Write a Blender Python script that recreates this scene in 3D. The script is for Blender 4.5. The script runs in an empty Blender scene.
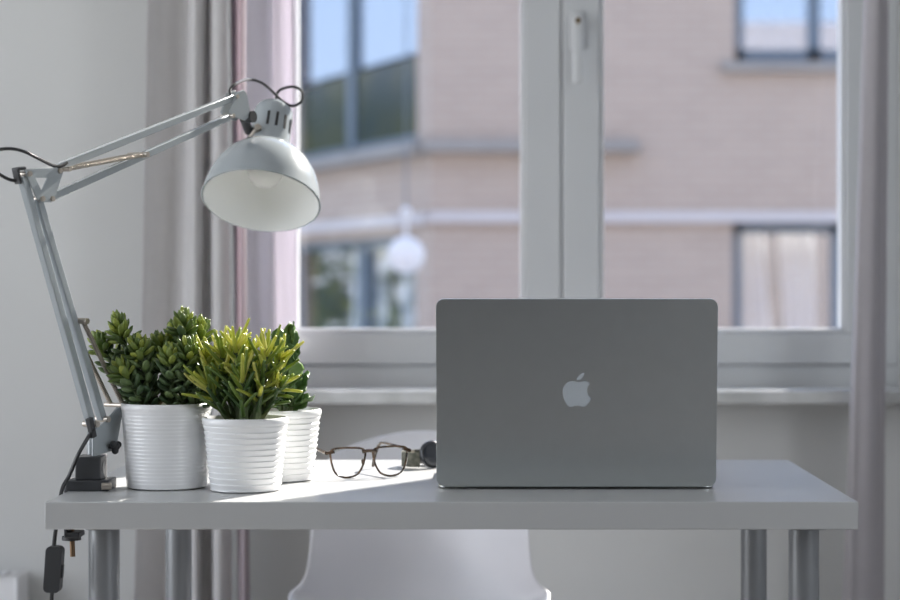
import bpy, bmesh, math, random
from mathutils import Vector, Matrix, noise

random.seed(7)
S = bpy.context.scene
COL = S.collection
PI = math.pi
V = Vector

# ------------------------------------------------------------------ camera
F = 1967.0                      # focal length in pixels (900 px wide frame)
VPX, HZY = 504.6, 290.0         # vanishing point / horizon in the photograph
TOP = 0.74                      # desk top height
CAM = V((0.0, -2.42, TOP + 0.2607))
cam = bpy.data.objects.new('camera', bpy.data.cameras.new('camera'))
COL.objects.link(cam)
cam.location = CAM
cam.rotation_euler = (PI / 2, 0, 0)
cam.data.sensor_width = 36
cam.data.lens = F / 900 * 36
cam.data.shift_x = (450 - VPX) / 900
cam.data.shift_y = (HZY - 300) / 900
cam.data.clip_end = 200
cam.data.dof.use_dof = True
cam.data.dof.focus_distance = 2.60
cam.data.dof.aperture_fstop = 3.4
S.camera = cam

# ------------------------------------------------------------------ world, sun, daylight, exposure
SUN_AZ, SUN_EL = math.radians(32.8), math.radians(33)
W = bpy.data.worlds.new('sky'); S.world = W; W.use_nodes = True
nt = W.node_tree; nt.nodes.clear()
out = nt.nodes.new('ShaderNodeOutputWorld'); bg = nt.nodes.new('ShaderNodeBackground')
tc = nt.nodes.new('ShaderNodeTexCoord'); sx = nt.nodes.new('ShaderNodeSeparateXYZ'); rp = nt.nodes.new('ShaderNodeValToRGB')
nt.links.new(tc.outputs['Generated'], sx.inputs[0]); nt.links.new(sx.outputs['Z'], rp.inputs[0])
rp.color_ramp.elements[0].position = 0.0; rp.color_ramp.elements[0].color = (0.80, 0.88, 1.0, 1)
rp.color_ramp.elements[1].position = 0.6; rp.color_ramp.elements[1].color = (0.42, 0.60, 1.0, 1)
nt.links.new(rp.outputs[0], bg.inputs[0]); bg.inputs[1].default_value = 1.7
nt.links.new(bg.outputs[0], out.inputs[0])

def light(name, kind, loc, energy, color=(1, 1, 1), **kw):
    d = bpy.data.lights.new(name, kind); d.energy = energy; d.color = color
    for k, v in kw.items(): setattr(d, k, v)
    o = bpy.data.objects.new(name, d); o.location = loc; COL.objects.link(o)
    return o
sun = light('sun', 'SUN', (6, 9, 8), 13, (1.0, 0.95, 0.89), angle=math.radians(0.6))
sdir = V((math.sin(SUN_AZ) * math.cos(SUN_EL), math.cos(SUN_AZ) * math.cos(SUN_EL), math.sin(SUN_EL)))
sun.rotation_euler = sdir.to_track_quat('Z', 'Y').to_euler()

def aim(o, d): o.rotation_euler = V(d).to_track_quat('-Z', 'Y').to_euler()
# daylight at the window openings, plus an added fill from the far side
a = light('daylight_side_window', 'AREA', (-2.62, -0.40, 1.35), 28, (0.985, 0.985, 0.975), shape='RECTANGLE', size=1.7, size_y=2.0); aim(a, (1, 0, 0))
a = light('added_far_fill', 'AREA', (2.32, -2.1, 1.5), 22, (0.98, 0.99, 0.98), shape='RECTANGLE', size=1.5, size_y=1.5); aim(a, (-1, 0, 0))  # added fill from behind right, brightens surfaces that face the camera
a = light('sky_portal', 'AREA', (0.12, 1.62, 1.62), 1, shape='RECTANGLE', size=1.3, size_y=1.7); aim(a, (0, -1, 0)); a.data.cycles.is_portal = True

S.view_settings.view_transform = 'Standard'; S.view_settings.look = 'None'
S.view_settings.gamma = 1; S.view_settings.exposure = 0.22; S.view_settings.use_curve_mapping = False
S.cycles.max_bounces = 10; S.cycles.transparent_max_bounces = 16
S.cycles.sample_clamp_indirect = 6
S.cycles.use_denoising = True

# ------------------------------------------------------------------ materials
MATS = {}
def mat(name, color, rough=0.5, metal=0.0, var=0.0, vscale=20, vcol=None, bump=0.0, bscale=200, spec=0.5,
        trans=0.0, transcol=None, island=None, coat=0.0, stretch=None):
    """Principled material; noise tint, bump, translucency or per-leaf colours on demand."""
    m = bpy.data.materials.new(name); m.use_nodes = True; MATS[name] = m
    t = m.node_tree; n = t.nodes; b = n['Principled BSDF']
    b.inputs['Base Color'].default_value = (*color, 1); b.inputs['Roughness'].default_value = rough
    b.inputs['Metallic'].default_value = metal; b.inputs['Specular IOR Level'].default_value = spec
    b.inputs['Coat Weight'].default_value = coat
    tcn = n.new('ShaderNodeTexCoord'); vec = tcn.outputs['Object']
    if stretch:
        mp = n.new('ShaderNodeMapping'); mp.inputs['Scale'].default_value = stretch
        t.links.new(vec, mp.inputs[0]); vec = mp.outputs[0]
    csock = None
    if var > 0 or vcol:
        nz = n.new('ShaderNodeTexNoise'); nz.inputs['Scale'].default_value = vscale; nz.inputs['Detail'].default_value = 4
        t.links.new(vec, nz.inputs['Vector'])
        r = n.new('ShaderNodeValToRGB')
        c2 = vcol or tuple(max(0, c * (1 - var)) for c in color)
        r.color_ramp.elements[0].position = 0.38; r.color_ramp.elements[0].color = (*c2, 1)
        r.color_ramp.elements[1].position = 0.62; r.color_ramp.elements[1].color = (*color, 1)
        t.links.new(nz.outputs['Fac'], r.inputs[0]); csock = r.outputs[0]
    if island:
        g = n.new('ShaderNodeNewGeometry'); r = n.new('ShaderNodeValToRGB')
        while len(r.color_ramp.elements) < len(island): r.color_ramp.elements.new(0.5)
        for i, c in enumerate(island):
            r.color_ramp.elements[i].position = i / (len(island) - 1); r.color_ramp.elements[i].color = (*c, 1)
        t.links.new(g.outputs['Random Per Island'], r.inputs[0]); csock = r.outputs[0]
    if csock: t.links.new(csock, b.inputs['Base Color'])
    if bump > 0:
        nz = n.new('ShaderNodeTexNoise'); nz.inputs['Scale'].default_value = bscale; nz.inputs['Detail'].default_value = 3
        t.links.new(vec, nz.inputs['Vector'])
        bp = n.new('ShaderNodeBump'); bp.inputs['Strength'].default_value = bump; bp.inputs['Distance'].default_value = 0.002
        t.links.new(nz.outputs['Fac'], bp.inputs['Height']); t.links.new(bp.outputs[0], b.inputs['Normal'])
    if trans > 0:
        tr = n.new('ShaderNodeBsdfTranslucent'); tr.inputs[0].default_value = (*(transcol or color), 1)
        if csock and not transcol: t.links.new(csock, tr.inputs[0])
        mx = n.new('ShaderNodeMixShader'); mx.inputs[0].default_value = trans
        t.links.new(b.outputs[0], mx.inputs[1]); t.links.new(tr.outputs[0], mx.inputs[2])
        t.links.new(mx.outputs[0], n['Material Output'].inputs[0])
    return m

def glass(name, refl=0.05, tint=(1, 1, 1), facing=True, rough=0.0, gcol=(1, 1, 1)):
    """Thin pane: clear transmission plus a mirror reflection."""
    m = bpy.data.materials.new(name); m.use_nodes = True; t = m.node_tree; n = t.nodes
    n.remove(n['Principled BSDF'])
    tr = n.new('ShaderNodeBsdfTransparent'); tr.inputs[0].default_value = (*tint, 1)
    gl = n.new('ShaderNodeBsdfGlossy'); gl.inputs['Color'].default_value = (*gcol, 1); gl.inputs['Roughness'].default_value = rough
    mx = n.new('ShaderNodeMixShader'); mx.inputs[0].default_value = refl
    if facing:
        lw_ = n.new('ShaderNodeLayerWeight'); lw_.inputs[0].default_value = .5      # Schlick reflection, the same from both faces
        pw_ = n.new('ShaderNodeMath'); pw_.operation = 'POWER'; pw_.inputs[1].default_value = 5; t.links.new(lw_.outputs['Facing'], pw_.inputs[0])
        ma_ = n.new('ShaderNodeMath'); ma_.operation = 'MULTIPLY_ADD'; ma_.inputs[1].default_value = 1 - refl; ma_.inputs[2].default_value = refl
        t.links.new(pw_.outputs[0], ma_.inputs[0]); t.links.new(ma_.outputs[0], mx.inputs[0])
    t.links.new(tr.outputs[0], mx.inputs[1]); t.links.new(gl.outputs[0], mx.inputs[2])
    t.links.new(mx.outputs[0], n['Material Output'].inputs[0])
    return m

def brick(name, c1, c2, mortar, scale=1.0):
    m = bpy.data.materials.new(name); m.use_nodes = True; t = m.node_tree; n = t.nodes; b = n['Principled BSDF']
    tcn = n.new('ShaderNodeTexCoord'); mp = n.new('ShaderNodeMapping'); mp.inputs['Rotation'].default_value = (PI / 2, 0, 0)
    t.links.new(tcn.outputs['Object'], mp.inputs[0])
    bk = n.new('ShaderNodeTexBrick'); t.links.new(mp.outputs[0], bk.inputs[0])
    bk.inputs['Color1'].default_value = (*c1, 1); bk.inputs['Color2'].default_value = (*c2, 1); bk.inputs['Mortar'].default_value = (*mortar, 1)
    bk.inputs['Scale'].default_value = scale; bk.inputs['Mortar Size'].default_value = 0.006
    bk.inputs['Brick Width'].default_value = 0.21; bk.inputs['Row Height'].default_value = 0.065
    t.links.new(bk.outputs['Color'], b.inputs['Base Color']); b.inputs['Roughness'].default_value = 0.9
    return m

M_wall = mat('matte_wall_paint', (0.635, 0.638, 0.625), 0.85, var=0.03, vscale=3, bump=0.08, bscale=120, spec=0.2)
M_room = mat('grey_room_paint', (0.66, 0.665, 0.67), 0.9, var=0.03, vscale=3)
M_frontroom = mat('darkened_room_paint', (0.07, 0.073, 0.077), 0.9, var=0.03, vscale=3)  # near-black so the unseen wall darkens the lid's reflection
M_ceil = mat('ceiling_paint', (0.8, 0.8, 0.8), 0.9, var=0.02)
M_floor = mat('oak_floor', (0.52, 0.49, 0.46), 0.45, vcol=(0.42, 0.39, 0.36), vscale=6, stretch=(1, 8, 1))
M_frame = mat('white_window_lacquer', (0.62, 0.635, 0.645), 0.35, var=0.02, vscale=5)
M_bead = mat('brightened_glazing_bead', (0.72, 0.73, 0.74), 0.3, var=0.01)  # lighter than the frame, stands in for bright light along the beads
M_sill = mat('pale_marble', (0.66, 0.665, 0.66), 0.25, vcol=(0.52, 0.53, 0.52), vscale=14)
M_desk = mat('white_desk_foil', (0.50, 0.505, 0.50), 0.30, var=0.015, vscale=8)
M_deskleg = mat('grey_leg_lacquer', (0.27, 0.28, 0.29), 0.32, metal=0.35, var=0.03)
M_black = mat('black_plastic', (0.035, 0.036, 0.038), 0.45, var=0.1)
M_dark = mat('dark_grey_casting', (0.045, 0.047, 0.05), 0.5, var=0.1)
M_lamp = mat('grey_white_lamp_lacquer', (0.36, 0.395, 0.41), 0.2, var=0.015, coat=0.6)
M_lampin = mat('white_shade_inside', (0.88, 0.89, 0.88), 0.5, var=0.01)
M_steel = mat('nickel_spring_steel', (0.52, 0.47, 0.41), 0.35, metal=0.85, var=0.05)
M_brass = mat('brass', (0.75, 0.55, 0.3), 0.25, metal=1.0, var=0.05)
M_rust = mat('bronzed_steel', (0.22, 0.14, 0.08), 0.4, metal=0.7, var=0.1)
M_cable = mat('black_cable', (0.02, 0.02, 0.02), 0.35, var=0.05)
M_bulb = mat('frosted_bulb_glass', (0.88, 0.88, 0.86), 0.2, var=0.01, trans=0.3)
M_pot = mat('white_glazed_ceramic', (0.88, 0.885, 0.885), 0.28, var=0.015, vscale=30, coat=0.2)
M_soil = mat('brown_potting_soil', (0.10, 0.055, 0.03), 0.95, var=0.5, vscale=150, bump=0.8, bscale=300)
M_stem = mat('succulent_stem', (0.09, 0.13, 0.05), 0.7, var=0.4, vscale=60)
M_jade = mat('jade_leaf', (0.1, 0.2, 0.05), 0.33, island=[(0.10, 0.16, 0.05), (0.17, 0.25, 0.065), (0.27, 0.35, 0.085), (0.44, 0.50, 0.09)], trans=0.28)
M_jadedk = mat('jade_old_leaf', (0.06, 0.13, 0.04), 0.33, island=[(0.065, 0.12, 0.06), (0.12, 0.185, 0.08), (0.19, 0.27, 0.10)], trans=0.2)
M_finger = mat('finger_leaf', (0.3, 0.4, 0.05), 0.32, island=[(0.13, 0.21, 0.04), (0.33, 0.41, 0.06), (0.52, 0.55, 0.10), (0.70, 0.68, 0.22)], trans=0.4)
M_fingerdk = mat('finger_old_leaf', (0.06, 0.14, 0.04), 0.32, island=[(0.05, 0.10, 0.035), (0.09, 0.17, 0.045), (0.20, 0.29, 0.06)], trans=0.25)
M_wavy = mat('wavy_leaf', (0.06, 0.15, 0.05), 0.4, island=[(0.07, 0.14, 0.05), (0.12, 0.22, 0.065), (0.20, 0.31, 0.08)], trans=0.3)
M_alu = mat('anodised_aluminium', (0.67, 0.70, 0.70), 0.33, metal=1.0, var=0.02, vscale=40)
M_logo = mat('pale_logo_plastic', (0.50, 0.54, 0.57), 0.25, var=0.01)
M_screen = mat('dark_screen_glass', (0.01, 0.01, 0.012), 0.08, var=0.05)
M_tort = mat('tortoiseshell_acetate', (0.14, 0.09, 0.058), 0.18, vcol=(0.018, 0.013, 0.010), vscale=85)
M_tortdk = mat('dark_tortoiseshell', (0.09, 0.062, 0.042), 0.2, vcol=(0.03, 0.025, 0.02), vscale=120)
M_strap = mat('olive_woven_strap', (0.16, 0.16, 0.13), 0.85, vcol=(0.085, 0.09, 0.07), vscale=160, bump=0.6, bscale=500)
M_watch = mat('graphite_watch_case', (0.06, 0.065, 0.075), 0.3, metal=0.4, var=0.05)
M_dial = mat('watch_glass', (0.045, 0.05, 0.062), 0.12, var=0.05)
M_drape = mat('pale_grey_drape', (0.78, 0.765, 0.76), 0.9, var=0.03, vscale=30, trans=0.3, transcol=(0.62, 0.6, 0.6), bump=0.2, bscale=900)
M_drapedk = mat('mauve_grey_drape', (0.64, 0.61, 0.63), 0.9, var=0.03, vscale=30, trans=0.35, transcol=(0.5, 0.47, 0.49), bump=0.2, bscale=900)
M_pink = mat('pink_sheer', (0.58, 0.50, 0.53), 0.9, var=0.03, vscale=30, trans=0.45, transcol=(0.50, 0.42, 0.45), bump=0.2, bscale=900)
M_voile = mat('white_voile', (0.82, 0.80, 0.84), 0.9, var=0.02, vscale=30, trans=0.38, transcol=(0.84, 0.8, 0.86), bump=0.15, bscale=900)
M_chair = mat('white_chair_shell', (0.74, 0.74, 0.77), 0.4, var=0.01, trans=0.15)
M_wood = mat('beech_leg', (0.5, 0.36, 0.22), 0.5, vcol=(0.4, 0.28, 0.16), vscale=12, stretch=(8, 8, 1))
M_cab = mat('white_cabinet_lacquer', (0.82, 0.82, 0.83), 0.4, var=0.01)
M_glass = glass('clear_window_glass', refl=.022)
M_lens = glass('spectacle_lens', refl=.02)
M_fglass = glass('reflective_street_glass', refl=0.46, tint=(0.55, 0.6, 0.65), facing=False, rough=0.02, gcol=(.74, .85, 1))
M_cglass = glass('clear_street_glass', refl=0.16, tint=(0.9, 0.92, 0.95), facing=False, rough=0.02)
M_brick = brick('pink_brick', (0.41, 0.322, 0.262), (0.445, 0.352, 0.286), (0.465, 0.405, 0.345))
M_ownbrick = brick('own_house_brick', (0.34, 0.29, 0.28), (0.38, 0.32, 0.30), (0.4, 0.37, 0.36))
M_ledge = mat('grey_concrete', (0.31, 0.29, 0.265), 0.9, var=0.1, vscale=3)
M_band = mat('white_painted_band', (0.58, 0.545, 0.53), 0.8, var=0.03, vscale=3)
M_fframe = mat('slate_window_frame', (0.11, 0.15, 0.19), 0.5, var=0.08)
M_freflect = mat('painted_tree_reflection', (0.025, 0.04, 0.045), 0.2, vcol=(0.06, 0.065, 0.035), vscale=1.5, spec=0.15)  # mottled dark green paints a tree reflection into the lower pane
M_inside = mat('dim_interior', (0.16, 0.18, 0.2), 0.9, var=0.2)
M_fcurt = mat('street_curtain', (0.88, 0.9, 0.9), 0.9, var=0.03, trans=.3)
M_street = mat('street_paving', (0.42, 0.41, 0.4), 0.9, var=0.2, vscale=2)
M_globe = mat('opal_globe', (0.88, 0.88, 0.88), 0.3, var=0.01, trans=0.55)
M_leaf = mat('tree_leaf', (0.12, 0.2, 0.06), 0.6, island=[(0.06, 0.12, 0.05), (0.16, 0.24, 0.07), (0.32, 0.34, 0.1)], trans=0.3)
M_bark = mat('tree_bark', (0.12, 0.09, 0.07), 0.9, var=0.4)

# ------------------------------------------------------------------ mesh helpers
def at(px, py, Y):
    """World point at photo pixel (px,py), Y metres in front of the camera."""
    return V((CAM.x + (px - VPX) / F * Y, CAM.y + Y, CAM.z - (py - HZY) / F * Y))

class MB:
    def __init__(s): s.bm = bmesh.new()
    def box(s, lo, hi, rot=None, piv=None):
        lo, hi = V(lo), V(hi); c = (lo + hi) / 2; d = hi - lo
        m = Matrix.Translation(c) @ Matrix.Diagonal((d.x, d.y, d.z, 1))
        if rot is not None: m = Matrix.Translation(V(piv)) @ rot.to_4x4() @ Matrix.Translation(-V(piv)) @ m
        bmesh.ops.create_cube(s.bm, size=1, matrix=m); return s
    def bar(s, p0, p1, w, h, side):
        """Rectangular bar p0->p1; h across 'side', w along 'side'."""
        p0, p1 = V(p0), V(p1); z = (p1 - p0).normalized(); x = V(side).normalized(); y = z.cross(x).normalized(); x = y.cross(z)
        m = Matrix((x, y, z)).transposed().to_4x4(); m.translation = (p0 + p1) / 2
        bmesh.ops.create_cube(s.bm, size=1, matrix=m @ Matrix.Diagonal((w, h, (p1 - p0).length, 1))); return s
    def cyl(s, p0, p1, r, r2=None, seg=20, caps=True):
        p0, p1 = V(p0), V(p1); q = (p1 - p0).to_track_quat('Z', 'Y').to_matrix().to_4x4(); q.translation = (p0 + p1) / 2
        bmesh.ops.create_cone(s.bm, cap_ends=caps, segments=seg, radius1=r, radius2=r if r2 is None else r2, depth=(p1 - p0).length, matrix=q); return s
    def ball(s, c, r, sc=(1, 1, 1), seg=20):
        bmesh.ops.create_uvsphere(s.bm, u_segments=seg, v_segments=seg // 2, radius=r, matrix=Matrix.Translation(V(c)) @ Matrix.Diagonal((*sc, 1))); return s
    def tube(s, pts, r, seg=8, closed=False, smooth=0, flat=None):
        pts = [V(p) for p in pts]
        if smooth: pts = spline(pts, smooth, closed)
        n = len(pts); rr = r if isinstance(r, (list, tuple)) else None
        rings = []; up = None
        for i, p in enumerate(pts):
            if closed: t = (pts[(i + 1) % n] - pts[i - 1]).normalized()
            else: t = (pts[min(i + 1, n - 1)] - pts[max(i - 1, 0)]).normalized()
            if up is None: up = t.orthogonal().normalized() if flat is None else V(flat)
            if flat is not None: up = V(flat)
            x = (up - t * up.dot(t)).normalized(); y = t.cross(x); up = x
            if rr: f = i / max(1, n - 1) * (len(rr) - 1); k = min(int(f), len(rr) - 2); ri = rr[k] + (rr[k + 1] - rr[k]) * (f - k)
            else: ri = r
            rings.append([s.bm.verts.new(p + (x * math.cos(2 * PI * j / seg) + y * math.sin(2 * PI * j / seg)) * ri) for j in range(seg)])
        m = n if closed else n - 1
        for i in range(m):
            A, B = rings[i], rings[(i + 1) % n]
            for j in range(seg): s.bm.faces.new((A[j], A[(j + 1) % seg], B[(j + 1) % seg], B[j]))
        if not closed:
            s.bm.faces.new(rings[0][::-1]); s.bm.faces.new(rings[-1])
        return s
    def ribbon(s, pts, width_dir, w, t, smooth=0, closed=False):
        """Flat strap following pts, w along width_dir, thickness t."""
        pts = [V(p) for p in pts]; wd = V(width_dir).normalized()
        if smooth: pts = spline(pts, smooth, closed)
        n = len(pts); rings = []
        for i, p in enumerate(pts):
            tg = (pts[(i + 1) % n] - pts[i - 1]) if closed else (pts[min(i + 1, n - 1)] - pts[max(i - 1, 0)])
            nn = tg.normalized().cross(wd).normalized()
            rings.append([s.bm.verts.new(p + wd * a * w / 2 + nn * b * t / 2) for a, b in ((-1, -1), (1, -1), (1, 1), (-1, 1))])
        for i in range(n if closed else n - 1):
            A, B = rings[i], rings[(i + 1) % n]
            for j in range(4): s.bm.faces.new((A[j], A[(j + 1) % 4], B[(j + 1) % 4], B[j]))
        if not closed: s.bm.faces.new(rings[0][::-1]); s.bm.faces.new(rings[-1])
        return s
    def lathe(s, prof, mtx=Matrix(), seg=64, close=False):
        rings = []
        for r, z in prof:
            if r < 1e-6: rings.append([s.bm.verts.new(mtx @ V((0, 0, z)))])
            else: rings.append([s.bm.verts.new(mtx @ V((r * math.cos(2 * PI * j / seg), r * math.sin(2 * PI * j / seg), z))) for j in range(seg)])
        for A, B in zip(rings, rings[1:] + ([rings[0]] if close else [])):
            for j in range(seg):
                k = (j + 1) % seg
                if len(A) == 1 and len(B) == 1: continue
                if len(A) == 1: s.bm.faces.new((A[0], B[k], B[j]))
                elif len(B) == 1: s.bm.faces.new((A[j], A[k], B[0]))
                else: s.bm.faces.new((A[j], A[k], B[k], B[j]))
        return s
    def prism(s, outline, d, mtx=Matrix(), hole=None):
        """Extrude a 2-D outline (x,y) by d along local z; optional hole outline."""
        loops = [outline] + ([hole] if hole else [])
        es = []
        for lp in loops:
            vs = [s.bm.verts.new(mtx @ V((x, y, 0))) for x, y in lp]
            es += [s.bm.edges.new((vs[i], vs[(i + 1) % len(vs)])) for i in range(len(vs))]
        r = bmesh.ops.triangle_fill(s.bm, use_beauty=True, edges=es)
        fs = [g for g in r['geom'] if isinstance(g, bmesh.types.BMFace)]
        ex = bmesh.ops.extrude_face_region(s.bm, geom=fs)
        dv = mtx.to_3x3() @ V((0, 0, d))
        for g in ex['geom']:
            if isinstance(g, bmesh.types.BMVert): g.co += dv
        return s
    def build(s, name, m, parent=None, smooth=True, bevel=0, seg=2, angle=40, subsurf=0, solid=0):
        me = bpy.data.meshes.new(name)
        bmesh.ops.recalc_face_normals(s.bm, faces=s.bm.faces[:])
        if parent is not None:
            off = root_loc(parent); bmesh.ops.translate(s.bm, verts=s.bm.verts[:], vec=-off)
        s.bm.to_mesh(me); s.bm.free()
        o = bpy.data.objects.new(name, me); COL.objects.link(o); me.materials.append(m)
        if parent is not None: o.parent = parent
        if smooth:
            for p in me.polygons: p.use_smooth = True
            try: me.set_sharp_from_angle(angle=math.radians(angle))
            except Exception: pass
        if solid:
            md = o.modifiers.new('solid', 'SOLIDIFY'); md.thickness = solid; md.offset = 0
        if bevel:
            md = o.modifiers.new('bevel', 'BEVEL'); md.width = bevel; md.segments = seg; md.limit_method = 'ANGLE'; md.angle_limit = math.radians(35); md.harden_normals = False
        if subsurf:
            md = o.modifiers.new('sub', 'SUBSURF'); md.levels = subsurf; md.render_levels = subsurf
        return o

def root_loc(o):
    p = V((0, 0, 0))
    while o is not None: p = p + V(o.location); o = o.parent
    return p

def spline(P, k, closed=False):
    n = len(P); outp = []
    rng = range(n if closed else n - 1)
    for i in rng:
        p0, p1, p2, p3 = (P[(i - 1) % n], P[i], P[(i + 1) % n], P[(i + 2) % n]) if closed else (P[max(i - 1, 0)], P[i], P[i + 1], P[min(i + 2, n - 1)])
        for j in range(k):
            t = j / k
            outp.append(0.5 * ((2 * p1) + (p2 - p0) * t + (2 * p0 - 5 * p1 + 4 * p2 - p3) * t * t + (3 * p1 - p0 - 3 * p2 + p3) * t ** 3))
    if not closed: outp.append(P[-1])
    return outp

def tag(o, label, cat, group=None, kind=None):
    if label: o['label'] = label
    if cat: o['category'] = cat
    if group: o['group'] = group
    if kind: o['kind'] = kind
    return o
def thing(name, loc, label, cat, group=None):
    o = bpy.data.objects.new(name, None); COL.objects.link(o); o.location = loc; o.empty_display_size = 0.05
    return tag(o, label, cat, group)
def struct(o):
    o['kind'] = 'structure'; return o
def rrect(w, h, r, n=6):
    pts = []
    for cx, cy, a0 in ((w / 2 - r, h / 2 - r, 0), (-w / 2 + r, h / 2 - r, 90), (-w / 2 + r, -h / 2 + r, 180), (w / 2 - r, -h / 2 + r, 270)):
        for k in range(n + 1):
            an = math.radians(a0 + 90 * k / n); pts.append((cx + r * math.cos(an), cy + r * math.sin(an)))
    return pts

# ------------------------------------------------------------------ room shell
X0, X1, Y0, YW, H = -2.5, 2.2, -3.6, 1.38, 2.65
WO = dict(x0=-0.525, x1=0.775, z0=0.786, z1=2.42)     # opening in the window wall
YO = 1.60                                             # outer face of the window wall
struct(MB().box((X0 - .1, Y0 - .1, -.1), (X1 + .1, YO, 0)).build('floor', M_floor, smooth=False))
struct(MB().box((X0 - .1, Y0 - .1, H), (X1 + .1, YO, H + .2)).build('ceiling', M_ceil, smooth=False))
w = MB()
w.box((X0 - .1, YW, 0), (WO['x0'], YO, H)); w.box((WO['x1'], YW, 0), (X1 + .1, YO, H))
w.box((WO['x0'], YW, 0), (WO['x1'], YO, WO['z0'])); w.box((WO['x0'], YW, WO['z1']), (WO['x1'], YO, H))
struct(w.build('wall_back', M_wall, smooth=False))
w = MB(); a0, a1, b0, b1 = -1.30, 0.50, 0.35, 2.35   # side window opening
w.box((X0 - .1, Y0, 0), (X0, a0, H)).box((X0 - .1, a1, 0), (X0, YW, H)).box((X0 - .1, a0, 0), (X0, a1, b0)).box((X0 - .1, a0, b1), (X0, a1, H))
struct(w.build('wall_left', M_wall, smooth=False))
w = MB(); c0, c1, d0, d1 = -2.85, -1.35, 0.75, 2.25   # unseen opening added for the far fill light
w.box((X1, Y0, 0), (X1 + .1, c0, H)).box((X1, c1, 0), (X1 + .1, YW, H)).box((X1, c0, 0), (X1 + .1, c1, d0)).box((X1, c0, d1), (X1 + .1, c1, H))
struct(w.build('wall_right', M_room, smooth=False))
struct(MB().box((X0 - .1, Y0 - .1, 0), (X1 + .1, Y0, H)).build('wall_front', M_frontroom, smooth=False))
for nm, lo, hi, ax in (('window_2', (X0 - .07, a0, b0), (X0 - .03, a1, b1), 0), ('added_fill_window', (X1 + .03, c0, d0), (X1 + .07, c1, d1), 0)):  # the second frame only dresses the added far fill
    f = MB(); t = .06
    L, Hh = V(lo), V(hi)
    f.box(L, (Hh.x, Hh.y, L.z + t)); f.box((L.x, L.y, Hh.z - t), Hh)
    if ax == 0:
        for y in (L.y, (L.y + Hh.y - t) / 2, Hh.y - t): f.box((L.x, y, L.z + t), (Hh.x, y + t, Hh.z - t))
    else:
        for x in (L.x, (L.x + Hh.x - t) / 2, Hh.x - t): f.box((x, L.y, L.z + t), (x + t, Hh.y, Hh.z - t))
    struct(f.build(nm, M_frame, smooth=False))
struct(MB().box((X0, YW - .012, 0), (WO['x0'] - .3, YW, .07)).box((WO['x0'] - .3, YW - .012, 0), (X1, YW, .07)).build('baseboard_back', M_frame, smooth=False))
# outside skin of our own house (brick), reflected in the windows opposite
w = MB(); e0, e1 = YO, YO + .04
w.box((-6, e0, -3), (WO['x0'] + .01, e1, 4.3)).box((WO['x1'] - .01, e0, -3), (6, e1, 4.3)).box((WO['x0'] + .01, e0, -3), (WO['x1'] - .01, e1, WO['z0'] - .01)).box((WO['x0'] + .01, e0, WO['z1'] - .03), (WO['x1'] - .01, e1, 4.3))
struct(w.build('wall_outer', M_ownbrick, smooth=False))

# ------------------------------------------------------------------ the window (two sashes)
win = bpy.data.objects.new('window_1', None); COL.objects.link(win); win.location = (.125, 1.48, WO['z0']); struct(win)
fy0, fy1 = 1.43, 1.54
f = MB()
f.box((WO['x0'], fy0 + .012, WO['z0']), (WO['x1'], fy1, .853)); f.box((WO['x0'], fy0 + .012, 2.37), (WO['x1'], fy1, WO['z1']))
f.box((WO['x0'], fy0 + .012, .853), (-.470, fy1, 2.37)); f.box((.722, fy0 + .012, .853), (WO['x1'], fy1, 2.37))
f.box((.105, fy0 + .02, .853), (.119, fy1, 2.37))
f.build('window_frame', M_frame, win, bevel=.003)
def sash(x0, x1, g0, g1):
    """Sash between x0..x1 with glass g0..g1."""
    zb, zt, gb, gt = .855, 2.368, .925, 2.30
    m = MB()
    m.box((x0, fy0, zb), (x1, fy0 + .06, gb - .009)); m.box((x0, fy0, gt + .009), (x1, fy0 + .06, zt))
    m.box((x0, fy0, gb - .009), (g0 - .009, fy0 + .06, gt + .009)); m.box((g1 + .009, fy0, gb - .009), (x1, fy0 + .06, gt + .009))
    o = m.build('sash', M_frame, win, bevel=.003)
    b = MB()      # rounded glazing bead
    b.box((g0 - .009, fy0 + .008, gb - .009), (g1 + .009, fy0 + .05, gb)); b.box((g0 - .009, fy0 + .008, gt), (g1 + .009, fy0 + .05, gt + .009))
    b.box((g0 - .009, fy0 + .008, gb), (g0, fy0 + .05, gt)); b.box((g1, fy0 + .008, gb), (g1 + .009, fy0 + .05, gt))
    b.build('glazing_bead', M_bead, o, bevel=.003)
    MB().box((g0 - .004, 1.478, gb - .004), (g1 + .004, 1.482, gt + .004)).build('glass_pane', M_glass, o, smooth=False)
    return o
sash(-.468, .1105, -.4057, .0305)
rs = sash(.1135, .720, .195, .659)
h = MB(); hx, hz = .142, 1.50
h.box((hx - .014, fy0 - .008, hz - .03), (hx + .014, fy0, hz + .045)); h.cyl((hx, fy0 - .035, hz + .02), (hx, fy0, hz + .02), .010)
h.box((hx - .009, fy0 - .045, hz - .10), (hx + .009, fy0 - .03, hz + .033))
h.build('handle', M_frame, rs, bevel=.004)
MB().cyl((hx, fy0 - .047, hz + .022), (hx, fy0 - .044, hz + .022), .006).build('handle_cap', M_brass, rs)
MB().box((-.50, 1.268, .786), (.85, 1.442, .812)).build('window_sill', M_sill, win, bevel=.004)

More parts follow.
